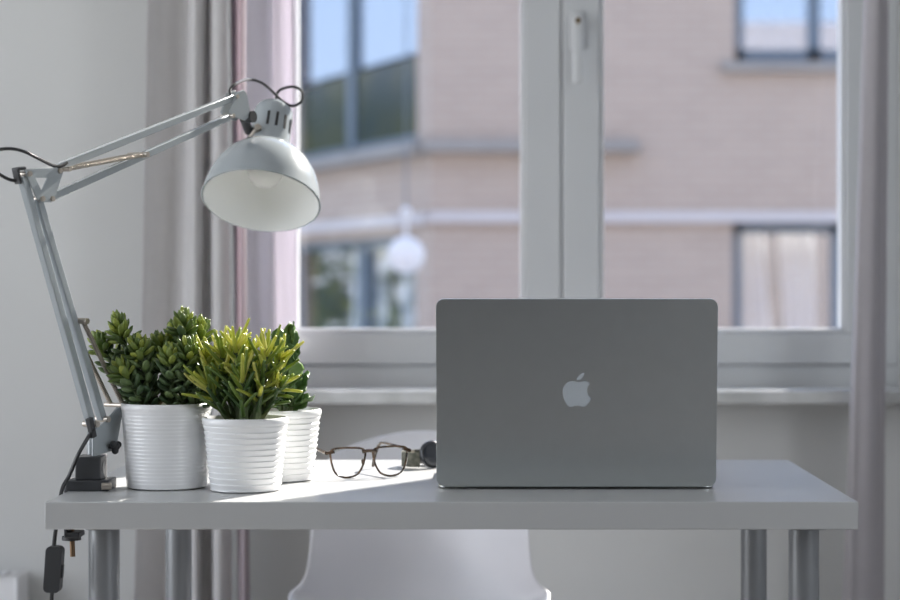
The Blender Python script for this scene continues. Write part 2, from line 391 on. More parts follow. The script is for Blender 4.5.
# ------------------------------------------------------------------ curtains
def drape(name, m, path, Yc, z0, z1, label, yref=(0, 560), solid=.0016, track=True):
    """Hanging cloth: path = (pixel x at photo row yref[0], pixel x at row yref[1], depth offset) of each fold, Yc metres from the camera plane."""
    zt, zb_ = CAM.z - (yref[0] - HZY) / F * Yc, CAM.z - (yref[1] - HZY) / F * Yc
    P = spline([V(((a_ - VPX) / F * Yc, (b_ - VPX) / F * Yc, d_)) for a_, b_, d_ in path], 7)
    mb = MB(); nz = 30; rows = []; yc = Yc + CAM.y
    for j in range(nz + 1):
        z = z0 + (z1 - z0) * j / nz; k = (z - zb_) / (zt - zb_); k = max(-.4, min(k, 1.4))
        rows.append([mb.bm.verts.new((p.y + (p.x - p.y) * k + .004 * math.sin(2.2 * z + i * .3), yc + p.z * (1.15 - .12 * k) + .004 * math.sin(3 * z + i * .5), z)) for i, p in enumerate(P)])
    for A, B in zip(rows, rows[1:]):
        for i in range(len(P) - 1): mb.bm.faces.new((A[i], A[i + 1], B[i + 1], B[i]))
    xs = [p.x for p in P]; cx = (min(xs) + max(xs)) / 2
    root = thing(name, (cx, yc, z0), label, 'curtain')
    mb.build('cloth', m, root, solid=solid, angle=180)
    if track:
        MB().box((min(xs) - .01, yc - .012, H - .02), (max(xs) + .01, yc + .012, H)).build('ceiling_track', M_frame, root, smooth=False)
        for i in range(2):
            x = min(xs) + (max(xs) - min(xs)) * (.3 + .4 * i)
            MB().box((x - .005, yc - .005, z1 - .01), (x + .005, yc + .005, H - .018)).build('glider', M_frame, root, smooth=False)
    return root
drape('curtain', M_drape, [(149, 133, -.005), (156, 141, .025), (176, 163, .045), (188, 178, .018), (200, 197, -.015), (203.5, 202, .03), (206, 206, .035), (214, 213, .0), (221, 222, -.014), (226, 229, .0)],
      3.64, .006, H - .035, 'pale grey floor-length curtain on the left of the window, behind the lamp arm')
drape('sheer_curtain', M_pink, [(229, 233, .035), (233, 236, .03), (238, 241, .0), (243, 245, -.014), (247, 249, .0)], 3.64, .006, H - .035, 'narrow pink sheer curtain gathered at the left window edge')
drape('voile_curtain', M_voile, [(246, 246, .004), (253, 253, -.004), (262, 262, .005), (272, 272, -.005), (281, 281, .004), (290, 289, -.004), (296, 296, .002)], 3.80, .83, H - .24,
      'white voile strip hanging against the left edge of the window glass', solid=.001, track=False)
drape('curtain', M_drapedk, [(866, 845, .02), (869, 849, -.012), (876, 860, -.015), (884, 874, .0), (887, 884, .012), (890, 890, .035)], 3.64, .006, H - .035, 'mauve grey curtain hanging at the right edge of the window')

# ------------------------------------------------------------------ street outside
struct(MB().box((-30, YO + .05, -3.2), (30, 40, -3.0)).build('ground', M_street, smooth=False))
YF = 11.6
apt = thing('apartment_building', (0, YF, -3), 'pink brick apartment building across the street behind the window', 'building')
bx1 = -.53                                        # corner where the angled wing starts
wd = V((-.425, .905, 0)).normalized()             # direction of the angled wing
def hole_wall(mb, x0, x1, z0, z1, holes, y0, y1):
    """Vertical wall slab with rectangular openings (x0,x1,z0,z1), as boxes in columns."""
    xs = sorted({x0, x1, *[h[0] for h in holes], *[h[1] for h in holes]})
    for a_, b_ in zip(xs, xs[1:]):
        zs = [(h[2], h[3]) for h in holes if h[0] <= a_ and h[1] >= b_]; zs.sort(); z = z0
        for c, d in zs:
            if c > z: mb.box((a_, y0, z), (b_, y1, c))
            z = d
        if z < z1: mb.box((a_, y0, z), (b_, y1, z1))
    return mb
SC = F / 14.02
def fx(px): return (px - VPX) / SC
def fz(py): return CAM.z - (py - HZY) / SC
R1 = (fx(735), fx(735) + 1.5, fz(62), fz(62) + 1.5)        # upper right window
R2 = (fx(733), fx(733) + 1.5, -.25, fz(223))               # lower right window
hole_wall(MB(), bx1, 9, -3, 6.2, [R1, R2], YF, YF + .3).build('wall', M_brick, apt, smooth=False)
def ext_window(parent, x0, x1, z0, z1, y, mull, g, mtx=None, curt=None, sub=None):
    """Window in a facade opening: frame > pane, plus curtains/painted reflection panel; mtx places it for the angled wing."""
    t = .07
    def put(mb):
        if mtx is not None: bmesh.ops.transform(mb.bm, matrix=mtx, verts=mb.bm.verts[:])
        return mb
    f = MB().box((x0, y + .08, z0), (x1, y + .16, z0 + t * 1.4)).box((x0, y + .08, z1 - t), (x1, y + .16, z1)).box((x0, y + .08, z0), (x0 + t, y + .16, z1)).box((x1 - t, y + .08, z0), (x1, y + .16, z1))
    for mx_, w_ in mull: f.box((mx_ - w_ / 2, y + .08, z0), (mx_ + w_ / 2, y + .16, z1))
    fo = put(f).build('facade_window', M_fframe, parent, smooth=False)
    zs = sub if sub else z0
    if sub:
        put(MB().box((x0 + t, y + .10, z0 + t), (x1 - t, y + .13, sub))).build('reflection_panel', M_freflect, fo, smooth=False)
    put(MB().box((x0 + t / 2, y + .115, zs + t / 2), (x1 - t / 2, y + .125, z1 - t / 2))).build('facade_pane', g, fo, smooth=False)
    put(MB().box((x0, y + .62, z0), (x1, y + .64, z1)).box((x0, y + .29, z0), (x0 + .02, y + .63, z1)).box((x1 - .02, y + .29, z0), (x1, y + .63, z1))).build('room_behind', M_inside, fo, smooth=False)
    for c0, c1, c2, c3 in (curt or []):            # bottom x0,x1 and top x0,x1
        mb = MB(); n = 18; prev = None
        for i in range(n + 1):
            u = i / n; yy = y + .36 + .045 * math.sin(u * 21)
            a_ = mb.bm.verts.new((c0 + (c1 - c0) * u, yy, z0 + .05)); b_ = mb.bm.verts.new((c2 + (c3 - c2) * u, yy, z1 - .02))
            if prev: mb.bm.faces.new((prev[0], a_, b_, prev[1]))
            prev = (a_, b_)
        put(mb).build('facade_curtain', M_fcurt, fo, solid=.01, angle=180)
    return fo
ext_window(apt, *R1, YF, [(fx(816), .09)], M_fglass, curt=[(fx(744), fx(810), fx(744), fx(810))])
ext_window(apt, *R2, YF, [(fx(838), .06)], M_cglass, curt=[(fx(742), fx(790), fx(745), fx(770)), (fx(800), fx(832), fx(785), fx(822))])
MB().box((R1[0] - .1, YF - .07, R1[2] - .07), (R1[1] + .1, YF + .1, R1[2])).build('stone_sill', M_ledge, apt, smooth=False)
MB().box((bx1 - .05, YF - .14, fz(152)), (fx(638), YF + .05, fz(141))).build('concrete_ledge', M_ledge, apt, smooth=False)
MB().box((bx1, YF - .06, fz(222)), (9, YF + .05, fz(212))).build('white_band', M_band, apt, smooth=False)
# angled wing: local x along wd, local y outward-back
M4 = Matrix(((wd.x, -wd.y * -1, 0, bx1), (wd.y, wd.x * -1, 0, YF), (0, 0, 1, 0), (0, 0, 0, 1)))
# local +y must point away from the camera: back = (0.905,0.425)
M4 = Matrix(((wd.x, wd.y, 0, bx1), (wd.y, -wd.x, 0, YF), (0, 0, 1, 0), (0, 0, 0, 1)))
def wing_s(px):
    """Distance along the wing that appears at pixel px."""
    k = (px - VPX) / F; Y = YF - CAM.y
    return (bx1 - k * Y) / (k * wd.y - wd.x)
s417, s345, s300 = wing_s(417), wing_s(341), wing_s(285)
def wz(py, s): return CAM.z - (py - HZY) / F * (YF - CAM.y + wd.y * s)
L1 = (s417, s300, wz(145, s417), wz(145, s417) + 2.2)
L2 = (wing_s(415), s300, -.2, wz(235, s417))
wb = hole_wall(MB(), 0, 7, -3, 6.2, [L1, L2], 0, .3)
bmesh.ops.transform(wb.bm, matrix=M4, verts=wb.bm.verts[:]); wb.build('wing_wall', M_brick, apt, smooth=False)
ext_window(apt, *L1, 0, [(s345, .16)], M_fglass, mtx=M4, sub=wz(74, s345))
ext_window(apt, *L2, 0, [(wing_s(352), .2)], M_cglass, mtx=M4, curt=[(wing_s(345), wing_s(310), wing_s(345), wing_s(312)), (wing_s(378), wing_s(358), wing_s(395), wing_s(358))])
for nm, z0, z1, pr, m in (('concrete_ledge', fz(153), fz(141), .14, M_ledge), ('white_band', fz(223), fz(213.5), .06, M_band)):
    q = MB().box((0, -pr, z0), (7, .05, z1)); bmesh.ops.transform(q.bm, matrix=M4, verts=q.bm.verts[:]); q.build(nm, m, apt, smooth=False)
MB().box((bx1, YF - .1, 6.2), (9, YF + 6, 6.35)).build('flat_roof', M_ledge, apt, smooth=False)

gl = thing('reflected_globe_standin', at(406, 255, 9.0), 'round white globe hung outside the left pane, standing in for a lamp reflection', 'lamp')
gc = at(406, 255, 9.0)  # globe and cap stand in for a lamp mirrored in the glass
MB().ball(gc, .085, seg=24).build('globe', M_globe, gl)
MB().cyl(gc + V((0, 0, .082)), gc + V((0, 0, .19)), .012, .006).ball(gc + V((0, 0, .195)), .026).build('cap', M_frame, gl)
MB().cyl(gc + V((0, 0, .12)), gc + V((0, 0, 3.3)), .004, seg=8).build('cable', M_fframe, gl)
MB().tube([gc + V((-4.2, 3.1, 3.45)), gc + V((0, 0, 3.3)), gc + V((8, 2.45, 3.5))], .006, 6).build('span_wire', M_fframe, gl)  # cable and wire added only to carry the stand-in globe

tr = thing('street_tree', (-6.8, 18.4, -3), 'leafy green tree reflected in the left apartment windows', 'tree')
MB().tube([(-6.8, 18.4, -3), (-6.75, 18.45, -.5), (-6.8, 18.4, 2)], [.16, .12, .05], 10, smooth=4).build('trunk', M_bark, tr)
lm = MB()
for i in range(1500):
    d = V((random.gauss(0, 1), random.gauss(0, 1), random.gauss(0, 1))).normalized() * random.uniform(.5, 1) ** .5
    c = V((-6.8 + d.x * 1.7, 18.4 + d.y * 1.7, 1.6 + d.z * 2.0)); a_ = V((random.gauss(0, 1), random.gauss(0, 1), random.gauss(0, 1))).normalized(); b_ = a_.orthogonal().normalized()
    s_ = random.uniform(.10, .17)
    lm.bm.faces.new([lm.bm.verts.new(c + a_ * s_), lm.bm.verts.new(c + b_ * s_ * .6), lm.bm.verts.new(c - a_ * s_), lm.bm.verts.new(c - b_ * s_ * .6)])
lm.build('crown', M_leaf, tr, smooth=False)

# ------------------------------------------------------------------ chair behind the desk
def shell_chair(cx, yb, ztop):
    root = thing('shell_chair', (cx, yb - .22, 0), 'white moulded shell chair pushed in behind the desk', 'chair')
    mb = MB(); nu, nv = 24, 30; rows = []
    prof = spline([V((0, -.44, .425)), V((0, -.40, .45)), V((0, -.25, .43)), V((0, -.10, .435)), V((0, -.03, .49)), V((0, 0, .60)), V((0, .03, .70)), V((0, .045, ztop))], 6)
    n = len(prof)
    for j, p in enumerate(prof):
        v = j / (n - 1); row = []
        # half width: seat .22, arms .225, back .19 rounding at the top
        hw = .205 + .012 * math.sin(PI * min(1, v / .6)) if v < .62 else .205 - .014 * (v - .62) / .38
        hw *= .95 - .055 * max(0, min(1, (v - .45) / .2))
        if v > .80: hw *= math.sqrt(max(0.0, 1 - ((v - .80) / .205) ** 2 * .62))
        if v < .08: hw *= .9 + 1.2 * v
        for i in range(nu + 1):
            u = -1 + 2 * i / nu
            lift = (abs(u) ** 2.6) * (.055 * math.exp(-((v - .42) / .17) ** 2) + .01)
            fwd = (abs(u) ** 2.2) * (.10 * math.exp(-((v - .66) / .2) ** 2) + .02)
            drop = (abs(u) ** 2.4) * (.035 * max(0, (v - .8) / .2))
            out_ = 1 + .06 * math.exp(-((v - .45) / .10) ** 2) * abs(u)
            row.append(mb.bm.verts.new((cx + u * hw * out_, yb + p.y - fwd, p.z + lift - drop)))
        rows.append(row)
    for A, B in zip(rows, rows[1:]):
        for i in range(nu): mb.bm.faces.new((A[i], A[i + 1], B[i + 1], B[i]))
    mb.build('shell', M_chair, root, solid=.006, subsurf=1, angle=180)
    for sx_ in (-1, 1):
        for sy in (-1, 1):
            MB().cyl((cx + sx_ * .11, yb - .22 + sy * .09, .425), (cx + sx_ * .20, yb - .22 + sy * .19, 0), .013, .010).build('leg', M_wood, root)
    MB().tube([(cx - .13, yb - .33, .33), (cx + .13, yb - .11, .33)], .005).tube([(cx + .13, yb - .33, .335), (cx - .13, yb - .11, .335)], .005).build('brace', M_black, root)
shell_chair((423 - VPX) / 583, .95, .757)

# ------------------------------------------------------------------ white radiator, bottom left
rz = CAM.z - (577 - HZY) / F * 3.70; rx = (17 - VPX) / F * 3.70
ra = thing('radiator', (rx - .35, 1.33, 0), 'white panel radiator low on the left wall, only its top corner in the frame', 'radiator')
MB().box((rx - .70, 1.28, .10), (rx, 1.30, rz - .004)).build('front_panel', M_cab, ra, bevel=.004)
MB().box((rx - .70, 1.34, .10), (rx, 1.36, rz - .004)).build('rear_panel', M_cab, ra, bevel=.004)
MB().box((rx - .005, 1.278, .09), (rx + .002, 1.362, rz)).build('end_cover', M_cab, ra, bevel=.002)
MB().box((rx - .705, 1.278, .09), (rx - .698, 1.362, rz)).build('end_cover', M_cab, ra, bevel=.002)
g = MB().box((rx - .70, 1.278, rz - .004), (rx, 1.284, rz)).box((rx - .70, 1.356, rz - .004), (rx, 1.362, rz))
for k in range(35): g.box((rx - .698 + k * .02, 1.282, rz - .004), (rx - .690 + k * .02, 1.358, rz))
g.build('top_grille', M_cab, ra, smooth=False)
for x in (rx - .6, rx - .1):
    MB().box((x - .02, 1.355, .2), (x + .02, YW, .4)).build('bracket', M_cab, ra, smooth=False)
MB().cyl((rx - .66, 1.32, 0), (rx - .66, 1.32, .12), .009).build('pipe', M_cab, ra)

# ------------------------------------------------------------------ desk
DX0, DX1, DY0, DY1 = -.566, .4355, 0.0, .60
desk = thing('desk', (-.065, .3, 0), 'white rectangular desk with round grey legs in front of the window', 'desk')
MB().box((DX0, DY0, TOP - .034), (DX1, DY1, TOP)).build('desktop', M_desk, desk, bevel=.0012)
for lx, ly in ((-.508, .075), (.3795, .075), (-.488, .525), (.373, .525)):
    l = MB().cyl((lx, ly, .012), (lx, ly, TOP - .036), .0195, seg=32).build('leg', M_deskleg, desk)
    MB().cyl((lx, ly, TOP - .040), (lx, ly, TOP - .034), .036, seg=32).build('mounting_plate', M_deskleg, l)
    MB().cyl((lx, ly, 0), (lx, ly, .014), .021, seg=32).build('foot', M_black, l)

# ------------------------------------------------------------------ laptop
LX = ((437 + 716) / 2 - VPX) / F * 2.565
lap = thing('laptop', (LX, .16, TOP), 'silver aluminium laptop standing open with its lid facing forward', 'laptop')
hy = .150; lean = math.radians(5.2)
lw, lh, lt = .3655, .2455, .0065
zb = TOP + .0045
up = V((0, -math.sin(lean), math.cos(lean))); nrm = V((0, math.cos(lean), math.sin(lean))) * 1.0
LM = Matrix((V((1, 0, 0)), up, V((0, -math.cos(lean), -math.sin(lean))))).transposed().to_4x4()   # local z = outward (to the camera)
LM.translation = V((LX, hy, zb)) + up * lh / 2
md_ = LM @ Matrix.Translation((0, 0, -lt))
lid = MB().prism(rrect(lw, lh, .0105, 8), lt, md_).build('lid', M_alu, lap, bevel=.0050, seg=6)
MB().prism(rrect(lw - .006, lh - .006, .010, 6), .0006, LM @ Matrix.Translation((0, 0, -lt - .0007))).build('screen', M_screen, lid, smooth=False)
body = [(285, 245), (262, 237), (235, 235), (208, 245), (188, 265), (175, 292), (172, 325), (178, 360), (192, 392), (212, 420), (232, 430), (252, 426), (275, 417), (300, 422), (322, 430), (342, 426), (362, 405), (378, 380), (386, 362), (368, 349), (356, 325), (353, 300), (360, 275), (374, 255), (355, 240), (332, 234), (308, 239)]
leaf_ = [(278, 224), (281, 206), (294, 190), (313, 178), (330, 171), (329, 190), (317, 210), (301, 223)]
def lc(p): # logo crop pixel -> lid local metres
    px, py = 540 + p[0] / 7.5, 350 + p[1] / 7.5
    return ((px - 576.8) / F * 2.556, -((py - 393.2) / F * 2.556))
lg = MB()
for shp in (body, leaf_):
    sm = spline([V((*lc(p), 0)) for p in shp], 3, True)
    lg.prism([(p.x, p.y) for p in sm], .0003, LM @ Matrix.Translation((0, 0, .0001)))
tag(lg.build('fruit_logo', M_logo, lid, smooth=False), 'pale fruit logo with a bite and a leaf', None)
bz = TOP + .0015
bsm = Matrix.Translation((LX, hy + .012 + lh / 2, bz))
base = MB().prism(rrect(lw - .003, lh - .003, .0125, 8), .0138, bsm).build('base', M_alu, lap, bevel=.003, seg=3)
MB().prism(rrect(.27, .105, .004, 3), .0008, Matrix.Translation((LX, hy + .095, bz + .0142))).build('keyboard', M_black, base, smooth=False)
MB().prism(rrect(.105, .075, .004, 3), .0006, Matrix.Translation((LX, hy + .205, bz + .0142))).build('trackpad', M_alu, base, smooth=False)
MB().cyl((LX - .13, hy + .008, bz + .009), (LX + .13, hy + .008, bz + .009), .0055).build('hinge', M_black, base)
for sx_ in (-1, 1):
    for yy in (.03, .22): MB().cyl((LX + sx_ * .15, hy + yy, TOP), (LX + sx_ * .15, hy + yy, bz + .0005), .007).build('rubber_foot', M_black, base)

# ------------------------------------------------------------------ potted succulents
def potted(cx, cy, rt, rb, h, ridges, amp, label):
    root = thing('potted_succulent', (cx, cy, TOP), label, 'potted plant', 'succulents in white ribbed pots')
    prof = [(0, 0), (rb * .9, 0), (rb, .002)]
    n = ridges * 6
    for i in range(n + 1):
        t = i / n; z = .004 + (h - .014) * t
        r = rb + (rt - rb) * (z / h) + amp * ((t * ridges) % 1.0 - .5) * (1 if i < n else 0)
        prof.append((r, z))
    prof += [(rt + .0004, h - .008), (rt + .0008, h - .004), (rt, h - .0005), (rt - .001, h), (rt - .0028, h), (rt - .0036, h - .003), (rt - .005, h - .02)]
    prof += [(rb - .004, .006), (0, .006)]
    MB().lathe(prof, Matrix.Translation((cx, cy, TOP)), 72).build('pot', M_pot, root, angle=60)
    sm = MB(); zz = h - .010; rr = rt - .0048
    sm.lathe([(0, zz + .003), (rr * .5, zz + .002), (rr, zz), (rr - .001, zz - .012), (0, zz - .012)], Matrix.Translation((cx, cy, TOP)), 40)
    for v in sm.bm.verts:
        if v.co.z > TOP + zz - .002 and (V((v.co.x, v.co.y)) - V((cx, cy))).length < rr * .9: v.co.z += random.uniform(-.001, .0015)
    sm.build('soil', M_soil, root)
    return root

def leaf(mb, base, d, side, L, Wd, T, curl=0.25, tip=1.0, wave=0.0, peak=.62):
    """Fleshy leaf: elliptical sections swelling to 'peak', rounded tip."""
    d = d.normalized(); x = (side - d * side.dot(d)).normalized(); y = d.cross(x)
    N, K = 8, 8; rings = []
    for i in range(N):
        t = i / (N - 1)
        if tip >= 1: wv = .34 + .66 * math.sin(PI / 2 * t / peak) if t < peak else math.sqrt(max(.03, 1 - ((t - peak) / (1 - peak)) ** 2 * .97))
        else: wv = 1.05 - .35 * t if t < .9 else .55
        bend = y * (curl * L * (t * t))
        c = base + d * (L * t) + bend
        off = wave * math.sin(t * 15) * L * .08
        rings.append([mb.bm.verts.new(c + x * (math.cos(2 * PI * k / K) * Wd / 2 * wv) + y * (math.sin(2 * PI * k / K) * T / 2 * wv + off * (1 if math.cos(2 * PI * k / K) > 0 else -1) * abs(math.cos(2 * PI * k / K)))) for k in range(K)])
    for A, B in zip(rings, rings[1:]):
        for k in range(K): mb.bm.faces.new((A[k], A[(k + 1) % K], B[(k + 1) % K], B[k]))
    mb.bm.faces.new(rings[0][::-1]); mb.bm.faces.new(rings[-1])

def branch(root, path, r0, r1, spec, m, mdk, dark_below):
    """Stem along path with leaves placed in a spiral; spec(t) gives leaf sizes and angle."""
    pts = spline([V(p) for p in path], 8)
    st = MB().tube(pts, [r0, (r0 + r1) / 2, r1], 8).build('branch', M_stem, root)
    lo, hi = MB(), MB(); n = len(pts) - 1; nlo = nhi = 0
    az = random.uniform(0, 2 * PI)
    for t in spec['ts']:
        f = t * n; i = min(int(f), n - 1); p = pts[i].lerp(pts[i + 1], f - i)
        tg = (pts[min(i + 1, n)] - pts[max(i - 1, 0)]).normalized()
        az += math.radians(137.5) + random.uniform(-.25, .25)
        a_ = tg.orthogonal().normalized(); b_ = tg.cross(a_)
        rad = a_ * math.cos(az) + b_ * math.sin(az)
        L, Wd, T, ang, curl = spec['fn'](t)
        L *= random.uniform(.82, 1.15); ang += random.uniform(-.15, .15)
        d = tg * math.cos(ang) + rad * math.sin(ang)
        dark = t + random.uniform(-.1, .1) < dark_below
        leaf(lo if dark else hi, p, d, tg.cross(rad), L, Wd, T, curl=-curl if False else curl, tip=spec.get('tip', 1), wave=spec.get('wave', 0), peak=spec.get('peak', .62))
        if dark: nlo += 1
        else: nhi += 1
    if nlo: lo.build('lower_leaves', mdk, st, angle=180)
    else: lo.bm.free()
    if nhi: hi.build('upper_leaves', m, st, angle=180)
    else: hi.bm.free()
    return st

# left: jade rosettes
pc = at(167, 402, 2.60)
p1 = potted(pc.x, pc.y, .0595, .0525, .112, 20, .00035, 'dark green jade succulent in the widest white pot, beside the lamp base')
def jade_spec(n, t0=.05):
    """Big drooping leaves along the stem, a flared head of smaller ones at its end."""
    a_, b_ = int(n * .45), n - int(n * .45)
    ts = [t0 + .72 * (i / max(1, a_ - 1)) for i in range(a_)] + [.80 + .20 * (i / (b_ - 1)) for i in range(b_)]
    def fn(t):
        if t < .79: return (.0265 - .004 * t, .0120 - .0015 * t, .0066, 1.2 + random.uniform(-.15, .1), .30)
        k = (t - .80) / .20
        return (.0250 - .0060 * k, .0098 - .0022 * k, .0060 - .0012 * k, 1.55 - 1.3 * k + random.uniform(-.1, .1), .26)
    return dict(ts=ts, fn=fn, peak=.66)
def J(*pp):
    """Path from photo pixels (px,py,depth offset)."""
    return [at(px, py, 2.60 + dy) for px, py, dy in pp]
for path, n in ((J((150, 408, 0), (133, 370, -.01), (119, 326, -.015)), 46), (J((148, 408, .01), (115, 368, .0), (101, 344, .0)), 26), (J((153, 408, -.015), (145, 375, -.025), (139, 347, -.03)), 34),
                (J((176, 408, .0), (167, 370, .01), (160, 345, .015)), 32), (J((180, 408, -.01), (186, 360, -.01), (184, 322, -.005)), 48), (J((186, 408, .01), (197, 365, .02), (200, 330, .02)), 42),
                (J((172, 408, -.02), (172, 382, -.035), (170, 356, -.04)), 30), (J((190, 408, -.015), (203, 390, -.02), (209, 368, -.025)), 26), (J((140, 408, .015), (128, 380, .02), (122, 358, .03)), 26),
                (J((170, 408, .02), (178, 365, .03), (174, 335, .035)), 34), (J((146, 408, -.02), (134, 388, -.035), (122, 372, -.035)), 24), (J((158, 408, .02), (152, 382, .03), (148, 362, .03)), 26), (J((184, 408, -.02), (186, 380, -.035), (188, 350, -.035)), 30)):
    branch(p1, path, .0042, .0022, jade_spec(n + 14), M_jade, M_jadedk, .72)

# middle: finger succulent
pm = at(245.5, 417, 2.56)
p2 = potted(pm.x, pm.y, .0553, .0455, .0955, 11, .0021, 'yellow-green finger-leaved succulent in the foremost white ribbed pot')
def fing_spec(n, t0=.03):
    ts = [t0 + (1 - t0) * (i / (n - 1)) ** .75 for i in range(n)]
    def fn(t):
        k = max(0, (t - .4) / .6)
        return (random.uniform(.034, .050) - .010 * k, .0060, .0050, (.25 + .95 * t) - .60 * k ** 1.8 + random.uniform(-.2, .38), random.uniform(-.15, .3))
    return dict(ts=ts, fn=fn, tip=.5)
def G(*pp): return [at(px, py, 2.56 + dy) for px, py, dy in pp]
for path, n in ((G((236, 420, 0), (228, 385, -.01), (222, 352, -.01)), 26), (G((232, 420, .01), (216, 390, .01), (208, 358, .01)), 20), (G((240, 420, -.01), (238, 380, -.02), (236, 346, -.025)), 26),
                (G((248, 420, 0), (250, 385, .005), (252, 350, .01)), 26), (G((254, 420, -.01), (262, 385, -.02), (266, 352, -.025)), 24), (G((258, 420, .01), (274, 388, .01), (281, 356, .0)), 24),
                (G((258, 420, -.01), (272, 400, -.02), (283, 383, -.025)), 12), (G((230, 420, -.01), (217, 402, -.02), (208, 384, -.02)), 14), (G((246, 420, .015), (240, 380, .03), (232, 348, .03)), 22),
                (G((244, 420, -.03), (243, 398, -.035), (242, 378, -.04)), 12), (G((256, 420, -.028), (258, 402, -.03), (262, 388, -.035)), 10)):
    branch(p2, path, .0060, .0035, fing_spec(n + 6), M_finger, M_fingerdk, .52)

# right: wavy-leaved succulent
pr_ = at(280, 409, 2.70)
p3 = potted(pr_.x, pr_.y, .0562, .0455, .0975, 11, .0021, 'wavy broad-leaved succulent in the rearmost white pot, half hidden')
def wav_spec(n, t0=.1):
    ts = [t0 + (1 - t0) * (i / (n - 1)) for i in range(n)]
    def fn(t): return (.040 - .008 * t, .027 - .004 * t, .0032, .95 - .75 * t ** 2, .2)
    return dict(ts=ts, fn=fn, wave=.9, peak=.6)
def K(*pp): return [at(px, py, 2.70 + dy) for px, py, dy in pp]
for path, n in ((K((286, 415, 0), (289, 380, 0), (290, 344, -.01)), 20), (K((282, 415, .01), (280, 380, .02), (279, 350, .02)), 16), (K((288, 415, -.01), (293, 395, -.015), (291, 372, -.02)), 12)):
    branch(p3, path, .0045, .0025, wav_spec(n), M_wavy, M_wavy, .3)

# ------------------------------------------------------------------ desk lamp
u = V((.5, .866, 0)); nL = V((.866, -.5, 0))            # arm plane direction and its normal (towards camera right)
BP = V((-.530, .16, 0))
def Lp(px, py, off=0.0):
    """Point of the lamp's arm plane seen at pixel (px,py), moved 'off' along the plane normal."""
    d = V(((px - VPX) / F, 1, -(py - HZY) / F)); t = nL.dot(BP - CAM) / nL.dot(d)
    return CAM + d * t + nL * off
lamp = thing('desk_lamp', (-.53, .15, TOP), 'grey-white spring-arm desk lamp clamped to the left desk edge', 'lamp')
# clamp
cl = MB(); bx0, bx1_ = (66 - VPX) / F * 2.55, (109 - VPX) / F * 2.55
byf = .125
cl.box((bx0, byf, TOP), (bx1_, byf + .055, TOP + .014))
cl.box((bx0 + .012, byf + .004, TOP + .014), (bx1_ - .011, byf + .05, TOP + .0445))
cl.box((bx0 - .004, byf + .01, TOP - .060), (DX0 - .0015, byf + .045, TOP + .014))
cl.box((bx0 - .004, byf + .01, TOP - .062), (bx0 + .016, byf + .045, TOP - .0545))
clamp = cl.build('clamp', M_dark, lamp, bevel=.0015)
sc_ = MB(); sxx = (69 - VPX) / F * 2.56
sc_.cyl((sxx, byf + .03, TOP - .040), (sxx, byf + .03, TOP - .0345), .0135); sc_.build('pressure_pad', M_dark, clamp)
MB().cyl((sxx, byf + .03, TOP - .0665), (sxx, byf + .03, TOP - .0615), .0125).build('screw_collar', M_dark, clamp)
MB().cyl((sxx + .002, byf + .028, TOP - .088), (sxx, byf + .03, TOP - .038), .0034).build('screw', M_rust, clamp)
MB().cyl((bx1_ - .0112, byf + .024, TOP + .029), (bx1_ - .0104, byf + .024, TOP + .029), .0085).build('socket_hole', M_cable, clamp)
MB().cyl((bx1_ - .008, byf - .001, TOP + .007), (bx1_ + .004, byf - .001, TOP + .007), .0045).build('set_screw', M_steel, clamp)
# post + lower bracket
MB().cyl(V(((91 - VPX) / F * 2.58, .165, TOP + .04)), V(((91 - VPX) / F * 2.58, .165, TOP + .075)), .006).build('post', M_lamp, lamp)
def plate(pxs, off, th, hole=None):
    """Flat plate in the arm plane from pixel outline."""
    pts = [Lp(*p, off) for p in pxs]; o0 = pts[0]
    mt = Matrix((u, V((0, 0, 1)), u.cross(V((0, 0, 1))))).transposed().to_4x4(); mt.translation = o0
    inv = mt.inverted()
    loc = [((inv @ p).x, (inv @ p).y) for p in pts]
    hl = [((inv @ Lp(*p, off)).x, (inv @ Lp(*p, off)).y) for p in hole] if hole else None
    return MB().prism(loc, th, mt, hl)
low = plate([(88, 430), (99, 423), (113, 407), (119, 407.5), (111, 450), (104, 452), (90, 456), (88, 456)], .006, .0025)
lb = low.build('lower_bracket', M_lamp, lamp, bevel=.0006)
kn = MB(); kc = Lp(105, 446, .004)
kn.cyl(kc - nL * .006, kc + nL * .016, .0035); kk = kc + nL * .014
for i in range(3):
    an = 2 * PI * i / 3 + .4; kn.ball(kk + (u * math.cos(an) + V((0, 0, 1)) * math.sin(an)) * .0055, .0048, seg=12)
kn.ball(kk, .006, seg=12); kn.build('knob', M_black, lb)
# lower arm: two square tubes
A0, A1 = Lp(91, 424), Lp(22, 176)
B0, B1 = Lp(102, 419), Lp(37, 198)
la = MB().bar(A0, A1, .010, .010, nL).bar(B0, B1, .010, .010, nL).build('lower_arm', M_lamp, lamp, bevel=.0012)
for p in (A0, B0): MB().cyl(p - nL * .012, p + nL * .012, .004).build('pivot_bolt', M_steel, la)
def spring(p0, p1, r, turns, wire=.0011):
    p0, p1 = V(p0), V(p1); ax = (p1 - p0).normalized(); a_ = ax.orthogonal().normalized(); b_ = ax.cross(a_); n = turns * 8
    return [p0 + (p1 - p0) * (i / n) + (a_ * math.cos(2 * PI * i / 8) + b_ * math.sin(2 * PI * i / 8)) * r for i in range(n + 1)]
for o_ in (-.011, .010):
    s0, s1 = Lp(77, 321, o_), Lp(117, 404, o_)
    MB().tube(spring(s0, s1, .0023, 52), .0011, 5).build('spring', M_steel, la)
MB().cyl(Lp(77, 321, -.020), Lp(77, 321, .018), .004).bar(Lp(77, 321, -.008), Lp(70, 316, -.008), .003, .01, nL).build('spring_pin', M_steel, la)
MB().cyl(Lp(117, 405, -.020), Lp(117, 405, .018), .003).build('spring_pin', M_steel, la)
